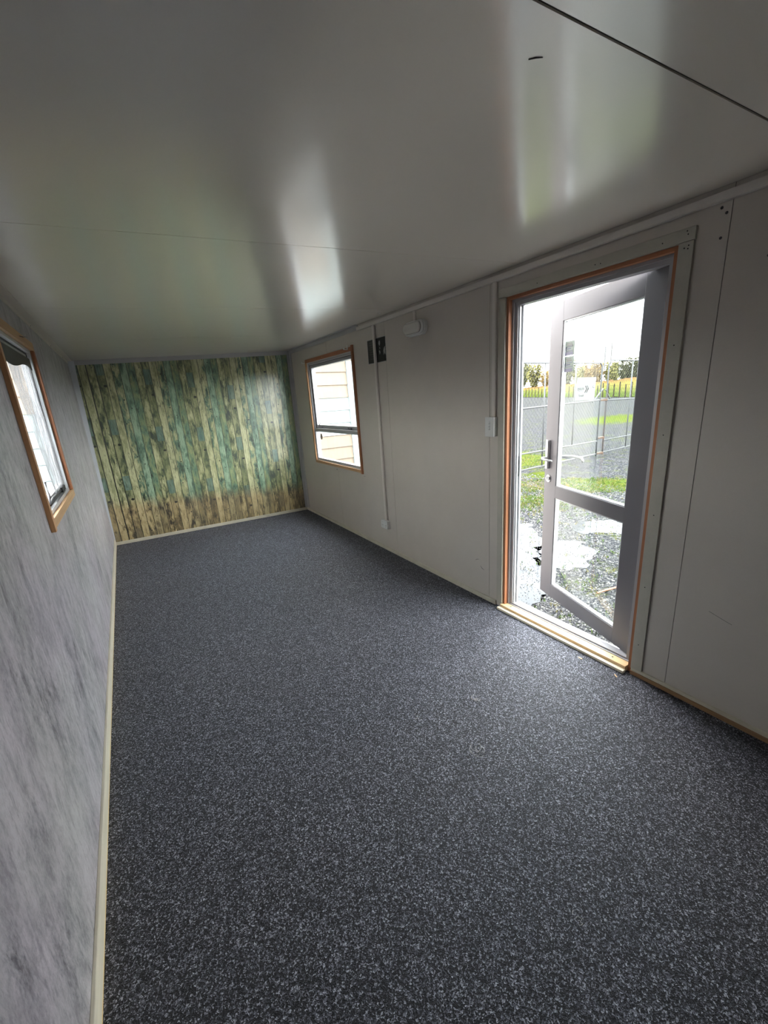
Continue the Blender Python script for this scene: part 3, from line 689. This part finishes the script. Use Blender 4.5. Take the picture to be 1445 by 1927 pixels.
# loose stones near the doorway (too many to count)
def stones(n, area, smin, smax, name, mats, seed):
    rnd = random.Random(seed); verts = []; faces = []; mi = []
    base = [(1, 0, 0), (-1, 0, 0), (0, 1, 0), (0, -1, 0), (0, 0, 1), (0, 0, -1)]
    fc = [(0, 2, 4), (2, 1, 4), (1, 3, 4), (3, 0, 4), (2, 0, 5), (1, 2, 5), (3, 1, 5), (0, 3, 5)]
    for i in range(n):
        x, y = area(rnd)
        if x is None: continue
        s = rnd.uniform(smin, smax); a = rnd.uniform(0, 6.28); ca, sa = math.cos(a), math.sin(a); k = len(verts)
        for bx_, by_, bz_ in base:
            px, py, pz = [c * s * rnd.uniform(.7, 1.15) for c in (bx_, by_, bz_)]; px += rnd.uniform(-.25, .25) * s; py += rnd.uniform(-.25, .25) * s
            verts.append((x + px * ca - py * sa, y + px * sa + py * ca, GZ + .002 + pz * .6))
        faces += [(k + a_, k + b_, k + c_) for a_, b_, c_ in fc]; mi += [rnd.choice((0, 0, 1, 1, 2))] * 8
    me = bpy.data.meshes.new(name); me.from_pydata(verts, [], faces); me.polygons.foreach_set('material_index', mi)
    return mk(name, me, mats, None)
def ar1(r):
    t = r.random() ** 1.3; x = 2.70 + 5.2 * t; y = r.uniform(.9 + .30 * (x - 2.7), 2.35 + 1.15 * (x - 2.7))
    return x, y
SM = [paint('dark_stone', (.0168, .0175, .0203), .35, .2, 30), paint('grey_stone', (.0357, .0371, .0378), .4, .2, 30), paint('pale_stone', (.0931, .0931, .0882), .45, .1, 30)]
def ar_wet(r):
    x, y = ar1(r)
    inp = (2.8 < x < 4.9 and abs(y - (2.1 + .88 * (x - 2.7))) < .34) or (3.9 < x < 4.75 and 2.6 < y < 3.25 and abs(x - 4.33) + abs(y - 2.9) < .6)
    if inp and r.random() < .25: return None, None
    return x, y
g1 = stones(26000, ar_wet, .006, .017, 'gravel', SM, 5); tagp(g1, kind='stuff', label='loose wet grey gravel chips on the ground outside the door', cat='gravel')
# grass tufts in the yard
def tufts(n, pick, h0, h1, mats, seed, name, z=GZ, wd=.004):
    rnd = random.Random(seed); verts = []; faces = []; mi = []
    for i in range(n):
        x, y = pick(rnd)
        nb = 7; mm_ = rnd.choice((0, 0, 1))
        for b in range(nb):
            a = rnd.uniform(0, 6.28); h = rnd.uniform(h0, h1); w = wd * rnd.uniform(.7, 1.3); lean = rnd.uniform(.2, 1.0) * h
            bx_, by_ = x + rnd.uniform(-.03, .03) * (wd / .004), y + rnd.uniform(-.03, .03) * (wd / .004); ca, sa = math.cos(a), math.sin(a); k = len(verts)
            verts += [(bx_ - sa * w, by_ + ca * w, z), (bx_ + sa * w, by_ - ca * w, z), (bx_ + ca * lean * .5, by_ + sa * lean * .5, z + h * .7), (bx_ + ca * lean, by_ + sa * lean, z + h)]
            faces += [(k, k + 1, k + 2), (k, k + 2, k + 3)]; mi += [mm_] * 2
    me = bpy.data.meshes.new(name); me.from_pydata(verts, [], faces); me.polygons.foreach_set('material_index', mi)
    return mk(name, me, mats, None)
GM = [paint('fresh_grass', (.039, .066, .011), .5, .2, 3), paint('straw_grass', (.095, .087, .028), .55, .2, 3)]
def pk1(r):
    q = r.random()
    if q < .45: 
        a = r.uniform(0, 6.28); s = math.sqrt(r.random()); c_, s_ = math.cos(-.75), math.sin(-.75); u, v_ = 1.9 * s * math.cos(a), .7 * s * math.sin(a)
        return 7.6 + u * c_ - v_ * s_, 5.0 + u * s_ + v_ * c_
    if q < .62: return r.gauss(9.2, .9), r.gauss(8.2, .7)
    if q < .80: return r.gauss(6.0, .35), r.gauss(4.75, .35)
    x = r.uniform(3.0, 7.5); return x, r.uniform(.9 + .35 * (x - 2.7), 2.2 + 1.05 * (x - 2.7))
g2 = tufts(2600, pk1, .012, .045, GM, 3, 'yard_grass'); tagp(g2, kind='stuff', label='short green and straw coloured grass growing through the gravel', cat='grass')
# orange stick
mk('orange_stick', tube([(3.672, 2.073, GZ + .018), (3.78, 2.050, GZ + .024), (3.90, 2.030, GZ + .020)], [.007, .009, .008], 7), paint('orange_rod', (.22, .06, .02), .5), None, label='thin orange stick lying on the gravel behind the lower door glass', cat='stick')

# neighbouring cabin with weatherboards, seen through both windows
nb = empty('neighbour_cabin', (0, 9.2, GZ), label='cream weatherboard cabin with a white lower panel seen through the windows', cat='cabin')
NBM = paint('cream_weatherboard', (.1400, .1100, .0850), .5, .04, 2); NBW = paint('white_cladding', (.1782, .2047, .2070), .4, .02, 2)
def NP(name, bm, mat, **k):
    o = mk(name, bm, mat, nb, **k); o.matrix_parent_inverse = Matrix.Translation(-Vector(nb.location)); return o
NP('wall_core', box(-3.4, 5.2, 9.03, 11.6, GZ, 2.75), NBM)
for k in range(11):
    z0 = GZ + .02 + k * .265; z1 = z0 + .265
    for (xa, xb_) in ((-3.4, 3.3), (3.3, 4.715), (4.87, 5.2)):
        wht = (.85 < (z0 + z1) / 2 < 1.80) and xa == 3.3 or ((z0 + z1) / 2 < 1.80 and xa < 0)
        bm = hexa([(xa + .001, 8.990, z0), (xb_ - .001, 8.990, z0), (xb_ - .001, 9.03, z0), (xa + .001, 9.03, z0), (xa + .001, 9.012, z1 - .004), (xb_ - .001, 9.012, z1 - .004), (xb_ - .001, 9.03, z1 - .004), (xa + .001, 9.03, z1 - .004)])
        NP('weatherboard', bm, NBW if wht else NBM)
NP('corner_post', box(4.715, 4.87, 8.96, 9.03, GZ, 2.42), NBW)
NP('eave', box(-3.6, 5.4, 8.75, 11.8, 2.75, 2.85), NBW)

# temporary fence panels
FA, FB = Vector((7.39, 6.541, 0)), Vector((12.52, 7.042, 0)); FD = (FB - FA).normalized()
def fp(x, z): t_ = (x - FA.x) / FD.x; p = FA + FD * t_; return Vector((p.x, p.y, GZ + z))
def panel(x0, x1, ztop, zs, posts, lab):
    e = empty('temporary_fence', fp(x0, 0), label=lab, cat='fence')
    def FPp(name, bm, mat='galv', **k):
        o = mk(name, bm, mat, e, **k); o.matrix_parent_inverse = Matrix.Translation(-Vector(e.location)); return o
    r = .13; pts = []
    pts = [fp(x0, .05), fp(x0, ztop - r)] + [fp(x0 + r - r * math.cos(a), ztop - r + r * math.sin(a)) for a in (R(25), R(50), R(75))] + [fp(x0 + r, ztop)]
    pts += [fp(x1 - r, ztop)] + [fp(x1 - r + r * math.sin(a), ztop - r + r * math.cos(a)) for a in (R(25), R(50), R(75))] + [fp(x1, ztop - r), fp(x1, .05)]
    FPp('frame_tube', tube(pts, .019, 8), smooth=True)
    for z0, z1 in zs: FPp('cross_rail', tube([fp(x0, z0), fp(x1, z1)], .017, 8), smooth=True)
    for px, zb, zt in posts: FPp('upright', tube([fp(px, zb), fp(px, zt)], .016, 6), smooth=True)
    bm = bmesh.new(); st = .115; wdx = x1 - x0; hh = ztop
    k = -hh
    while k < wdx:
        for sg in (0, 1):
            a0 = max(0, k); a1 = min(wdx, k + hh)
            if a1 > a0:
                za, zb_ = a0 - k, a1 - k
                if sg: p0, p1 = fp(x0 + a0, za), fp(x0 + a1, zb_)
                else: p0, p1 = fp(x0 + a0, hh - za), fp(x0 + a1, hh - zb_)
                tube([p0, p1], .0015, 3, bm, cap=False)
        k += st
    FPp('wire_mesh', bm, 'galv', kind='stuff')
    return e, FPp
e1, F1 = panel(5.9, 10.70, 2.34, [(.12, .10), (.49, .43), (1.41, 1.46)], [(8.33, .1, 2.71), (9.53, .45, 2.715), (7.05, .1, 2.71)], 'galvanised temporary fence panel on the left with the white sign')
e2, F2 = panel(11.02, 15.6, 2.41, [(.10, .12), (.42, .40), (1.44, 1.37)], [(12.28, .1, 2.8), (13.6, .1, 2.8)], 'galvanised temporary fence panel on the right, beyond the sign')
F1('upright', tube([fp(10.79, 2.2), fp(10.79, 2.74)], .018, 6)); F2('upright', tube([fp(11.09, 2.3), fp(11.09, 2.81)], .018, 6))
F1('brace', tube([fp(10.82, 1.73), fp(10.35, 1.42)], .016, 6)); F2('brace', tube([fp(10.95, 1.70), fp(11.20, 1.47)], .016, 6))
rust = paint('rusty_clamp', (.05, .035, .026), .7, .2, 40)
for z in (1.45, .50, .10):
    c_ = fp(10.86, z); o = mk('fence_clamp', box(c_.x - .14, c_.x + .14, c_.y - .03, c_.y + .03, c_.z - .025, c_.z + .025), rust, None, bevel=.006,
       label={1.45: 'topmost rusty clamp joining the two fence panels', .50: 'middle rusty clamp joining the two fence panels', .10: 'lowest rusty clamp joining the two fence panels'}[z], cat='clamp', group='fence clamps')
# sign on the fence
sgd = paint('sign_charcoal', (.006, .006, .007), .6); sgm = paint('sign_grey_print', (.018, .019, .020), .6)
sg = empty('fence_sign', fp(10.05, 1.5), label='white sign with grey lettering and dark chevrons fixed to the temporary fence', cat='sign')
def SP(name, bm, mat, **k):
    o = mk(name, bm, mat, sg, **k); o.matrix_parent_inverse = Matrix.Translation(-Vector(sg.location)); return o
nf_ = Vector((-FD.y, FD.x, 0)) * -1     # towards the cabin
off = nf_ * -.012 
def fq(x, z, o): return fp(x, z) + nf_ * o
SP('sign_board', hexa([fq(9.615, 1.50, -.05), fq(10.47, 1.475, -.05), fq(10.47, 1.475, -.03), fq(9.615, 1.50, -.03), fq(9.68, 2.015, -.05), fq(10.50, 2.015, -.05), fq(10.50, 2.015, -.03), fq(9.68, 2.015, -.03)]), paint('sign_white', (.1054, .1122, .1156), .5, .02))
for dx_ in (0, .075):
    bm = tube([fq(10.03 + dx_, 1.82, -.026), fq(10.085 + dx_, 1.755, -.026), fq(10.01 + dx_, 1.665, -.026)], [.015, .017, .013], 6); SP('chevron', bm, sgd)
def signtext(body, x, z, size, mat):
    o = text('sign_text', body, size, mat, basis(fq(x, z, -.027), FD, (0, 0, 1)), sg, .002); o.matrix_parent_inverse = Matrix.Translation(-Vector(sg.location)); return o
signtext('ascon', 9.83, 1.765, .13, sgm); signtext('Rental', 9.86, 1.60, .085, sgm); signtext('C.', 10.40, 1.79, .10, sgm)
SP('underline', hexa([fq(9.68, 1.70, -.0295), fq(9.99, 1.70, -.0295), fq(9.99, 1.70, -.026), fq(9.68, 1.70, -.026), fq(9.68, 1.706, -.0295), fq(9.99, 1.706, -.0295), fq(9.99, 1.706, -.026), fq(9.68, 1.706, -.026)]), sgm)

# red and white barrier at the left
rb = empty('traffic_cone', (37.0, 34.6, GZ), label='faded pink and white traffic cone far off at the left edge of the doorway', cat='traffic cone')
def RB(name, bm, mat):
    o = mk(name, bm, mat, rb); return o
pk_ = paint('faded_red', (.16, .04, .045), .5)
RB('cone_body', tube([(0, 0, .04), (0, 0, .35)], [.42, .30], 16), 'white_metal'); RB('cone_band', tube([(0, 0, .351), (0, 0, .75)], [.30, .16], 16), pk_); RB('cone_tip', tube([(0, 0, .751), (0, 0, 1.0)], [.16, .08], 16), 'white_metal'); RB('cone_base', box(-.5, .5, -.5, .5, 0, .04), pk_)

# far farm fence
P0, P1 = Vector((105.2, 101, GZ)), Vector((60.9, 33.8, GZ)); ff = empty('farm_fence', P1, label='long dark post and wire farm fence in front of the yellow grass bank', cat='fence')
pmat = paint('weathered_post', (.020, .017, .012), .8, .1)
bm = tube([(0, 0, 0), (0, 0, 2.1)], [.10, .085], 6); pme = bpy.data.meshes.new('post'); bm.to_mesh(pme); bm.free(); pme.materials.append(pmat)
NP_ = 40; ext = (P0 - P1) / 30
for i in range(-8, NP_):
    o = bpy.data.objects.new('post', pme); COL.objects.link(o); o.parent = ff; q = ext * i * (.62 + .010 * max(i, 0)); o.location = (q.x, q.y, 0); o.scale = (1, 1, random.uniform(.9, 1.1))
for z in (.6, 1.2, 1.8):
    a, b = -ext * 6, ext * 34; mk('wire', tube([(a.x, a.y, z), (b.x, b.y, z)], .012, 4), pmat, ff)
# grass bank behind it
m = NT('dry_grass_bank'); v = m.coord('Position', (1, 1, 1)); z = m.xyz(v)[2]; n_ = m.noise(m.coord('Position', (1, 1, .3)), 1.3, 6, .7); n2 = m.noise(m.coord('Position', (.06, .06, 1)), 1.0, 3)
h_ = m.math('ADD', m.math('MULTIPLY', m.math('ADD', z, .2), .30), m.math('ADD', m.math('MULTIPLY', m.math('SUBTRACT', n_, .5), .35), m.math('MULTIPLY', m.math('SUBTRACT', n2, .5), .8)))
M['bank'] = m.set(Base_Color=m.ramp(h_, [(.10, (0.0246, 0.0341, 0.0075)), (.35, (0.0374, 0.0431, 0.0101)), (.58, (0.0627, 0.0532, 0.0158)), (.85, (0.0546, 0.0315, 0.0143))]), Roughness=.9, Specular_IOR_Level=0.0)
bm = bmesh.new(); NU, NV = 160, 10; g = []
vd = Vector((.80, .60, 0))
for j in range(NV + 1):
    row = []
    for i in range(NU + 1):
        u = -1.0 + 2.2 * i / NU; q = P1 + (P0 - P1) * u + vd * (1.5 + 16 * j / NV)
        hgt = 2.6 * (j / NV) ** .8 * (1 + .10 * noise.noise(Vector((u * 30, j * .4, 0)))) + (random.uniform(0, .35) if j > NV - 3 else random.uniform(0, .12))
        row.append(bm.verts.new((q.x, q.y, GZ + hgt)))
    g.append(row)
for j in range(NV):
    for i in range(NU): bm.faces.new([g[j][i], g[j][i + 1], g[j + 1][i + 1], g[j + 1][i]])
# a back slope closes it
back = [bm.verts.new((v_.co.x + vd.x * 3, v_.co.y + vd.y * 3, GZ)) for v_ in g[-1]]
for i in range(NU): bm.faces.new([g[-1][i], g[-1][i + 1], back[i + 1], back[i]])
mk('grass_bank', bm, 'bank', None, label='yellow and rust coloured dry grass bank behind the farm fence', cat='grass', kind='stuff')

# hedgerow of bare upright trees
bark = paint('pale_bark', (.040, .034, .024), .8, .1, 3); leafm = [paint('olive_leaves', (.0810, .0780, .0300), .7, .2, 1), paint('rust_leaves', (.12, .085, .035), .7, .2, 1), paint('grey_green_leaves', (.065, .068, .038), .7, .2, 1)]
def tree_mesh(seed, h, spread, bushy, lm):
    bushy = int(bushy * 1.5)
    rnd = random.Random(seed); bm = bmesh.new(); bl = bmesh.new()
    tube([(0, 0, 0), (rnd.uniform(-.1, .1), 0, h * .3), (rnd.uniform(-.2, .2), 0, h * .55)], [.14, .10, .05], 5, bm)
    for i in range(46):
        a = rnd.uniform(0, 6.28); r0 = rnd.uniform(0, .35) * spread; z0 = rnd.uniform(0, .35) * h; hh = h * rnd.uniform(.55, 1.0); r1 = spread * rnd.uniform(.3, 1.0)
        pts = [(r0 * .3 * math.cos(a), r0 * .3 * math.sin(a), z0), (r1 * .65 * math.cos(a), r1 * .65 * math.sin(a), z0 + (hh - z0) * .5), (r1 * math.cos(a) * .9, r1 * math.sin(a) * .9, hh)]
        tube(pts, [.045, .030, .010], 3, bm, cap=False)
        for q in range(bushy):
            t_ = rnd.uniform(.15, 1.0); p = Vector(pts[0]).lerp(Vector(pts[1]), min(1, t_ * 2)) if t_ < .5 else Vector(pts[1]).lerp(Vector(pts[2]), t_ * 2 - 1)
            p += Vector((rnd.gauss(0, .25), rnd.gauss(0, .25), rnd.gauss(0, .2))); s = rnd.uniform(.12, .30)
            u_ = Vector((rnd.gauss(0, 1), rnd.gauss(0, 1), rnd.gauss(0, 1))).normalized() * s; w_ = u_.orthogonal().normalized() * s * .8
            vs_ = [bl.verts.new(p + x_) for x_ in (u_, w_, -u_, -w_)]; bl.faces.new(vs_)
    ma = bpy.data.meshes.new('branches'); bm.to_mesh(ma); bm.free(); ma.materials.append(bark)
    mb = bpy.data.meshes.new('foliage'); bl.to_mesh(mb); bl.free(); mb.materials.append(lm)
    return ma, mb
TM = [tree_mesh(1, 7.6, 2.2, 40, leafm[0]), tree_mesh(2, 7.0, 2.8, 55, leafm[1]), tree_mesh(3, 8.2, 3.2, 75, leafm[2])]
TL = ['slender olive tree with bare twigs', 'rust tinted bushy tree', 'fuller grey green tree']
ORD = ['leftmost', 'second from left', 'third from left', 'fourth from left', 'fifth from left', 'sixth from left', 'sixth from right', 'fifth from right', 'fourth from right', 'third from right', 'second from right', 'rightmost']
def pxdir(px, py=728.0):
    d = cf + cr * ((px - 722.5 - 33.82) / 805.36) - cu * ((py - 963.5 - 29.6) / 805.36); d.z = 0; return d.normalized()
rt = random.Random(11)
for i in range(12):
    bear = 36.5 + i * 1.7      # compass fan across the doorway view, degrees from +x
    k = (2, 0, 2, 0, 1, 0, 2, 1, 0, 2, 0, 2)[i]; a = R(bear - 9); dvx, dvy = math.cos(a), math.sin(a); lx, ly = P0.x - P1.x, P0.y - P1.y
    den = dvx * ly - dvy * lx; dist = (P1.x - CPOS.x) * ly - (P1.y - CPOS.y) * lx; dist = min(150, max(60, dist / den if den > .5 else 150)) + 24 + (i % 2) * 6
    e = empty('hedgerow_tree', (CPOS.x + dist * math.cos(a), CPOS.y + dist * math.sin(a), GZ + .6), label=TL[k] + ', ' + ORD[11 - i] + ' in the row behind the grass bank', cat='tree', group='hedgerow trees behind the grass bank')
    e.rotation_euler.z = rt.uniform(0, 6.28); s = rt.uniform(.8, 1.05) * dist / 120; e.scale = (s, s, s)
    for nm, me in zip(('branches', 'foliage'), TM[k]):
        o = bpy.data.objects.new(nm, me); COL.objects.link(o); o.parent = e
# billboard and shelter
bb = empty('billboard', (86.0, 51.5, GZ), label='white billboard with dark blue lettering beyond the grass bank', cat='billboard')
bd = Vector((-.515, .857, 0))
def BBp(name, bm, mat): return mk(name, bm, mat, bb)
def bq(u, z, o=0): p = bd * -u + Vector((-.857, -.515, 0)) * o; return (p.x, p.y, z)
BBp('board', hexa([bq(-1.1, 3.05, .0), bq(4.5, 3.05, 0), bq(4.5, 3.05, .1), bq(-1.1, 3.05, .1), bq(-1.1, 4.25, 0), bq(4.5, 4.25, 0), bq(4.5, 4.25, .1), bq(-1.1, 4.25, .1)]), 'white_metal')
for u in (-.8, 4.2): BBp('leg', tube([bq(u, 0, -.05), bq(u, 3.1, -.05)], .08, 6), 'galv')
for u0, u1 in ((-.4, -.1), (.0, .35), (.45, .6), (1.5, 1.8), (1.9, 2.2)):
    BBp('lettering', hexa([bq(u0, 3.25, -.06), bq(u1, 3.25, -.06), bq(u1, 3.25, .14), bq(u0, 3.25, .14), bq(u0, 3.6, -.06), bq(u1, 3.65, -.06), bq(u1, 3.65, .14), bq(u0, 3.6, .14)]), 'text_dark')
sh_ = empty('arched_shelter', (104.3, 81.8, GZ), label='white round-topped shelter beyond the fence beside the door stile', cat='shelter'); sh_.rotation_euler.z = R(37); sh_.scale = (1.4, 1.4, 1.4)
bm = bmesh.new(); A = [(1.9 * math.cos(k * math.pi / 16), 2.9 + 1.55 * math.sin(k * math.pi / 16)) for k in range(17)]; A = [(1.9, 0)] + A + [(-1.9, 0)]
f0 = [bm.verts.new((0, y, z)) for y, z in A]; f1 = [bm.verts.new((4, y, z)) for y, z in A]
for k in range(len(A) - 1): bm.faces.new([f0[k], f0[k + 1], f1[k + 1], f1[k]])
bm.faces.new(f0); bm.faces.new(f1); mk('shelter_shell', bm, 'white_metal', sh_)
mk('shelter_opening', box(-.05, -.01, -.2, 1.1, 2.6, 3.6), 'text_mid', sh_)

# matt outdoor surfaces: soil, bark, leaves, weathered posts and wet dull metal have little gloss
for nm, sp in (('dark_stone', .10), ('grey_stone', .10), ('pale_stone', .10), ('fresh_grass', .05), ('straw_grass', .05), ('pale_bark', 0.0), ('olive_leaves', 0.0), ('rust_leaves', 0.0), ('grey_green_leaves', 0.0),
               ('weathered_post', 0.0), ('galvanised_tube', .12), ('rusty_clamp', .05), ('powder_coated_aluminium', .25), ('white_enamel', .15), ('sign_white', 0.0), ('sign_charcoal', 0.0), ('sign_grey_print', 0.0), ('faded_print', .1), ('dark_print', .2), ('cream_weatherboard', .1), ('white_cladding', .1)):
    bpy.data.materials[nm].node_tree.nodes['Principled BSDF'].inputs['Specular IOR Level'].default_value = sp
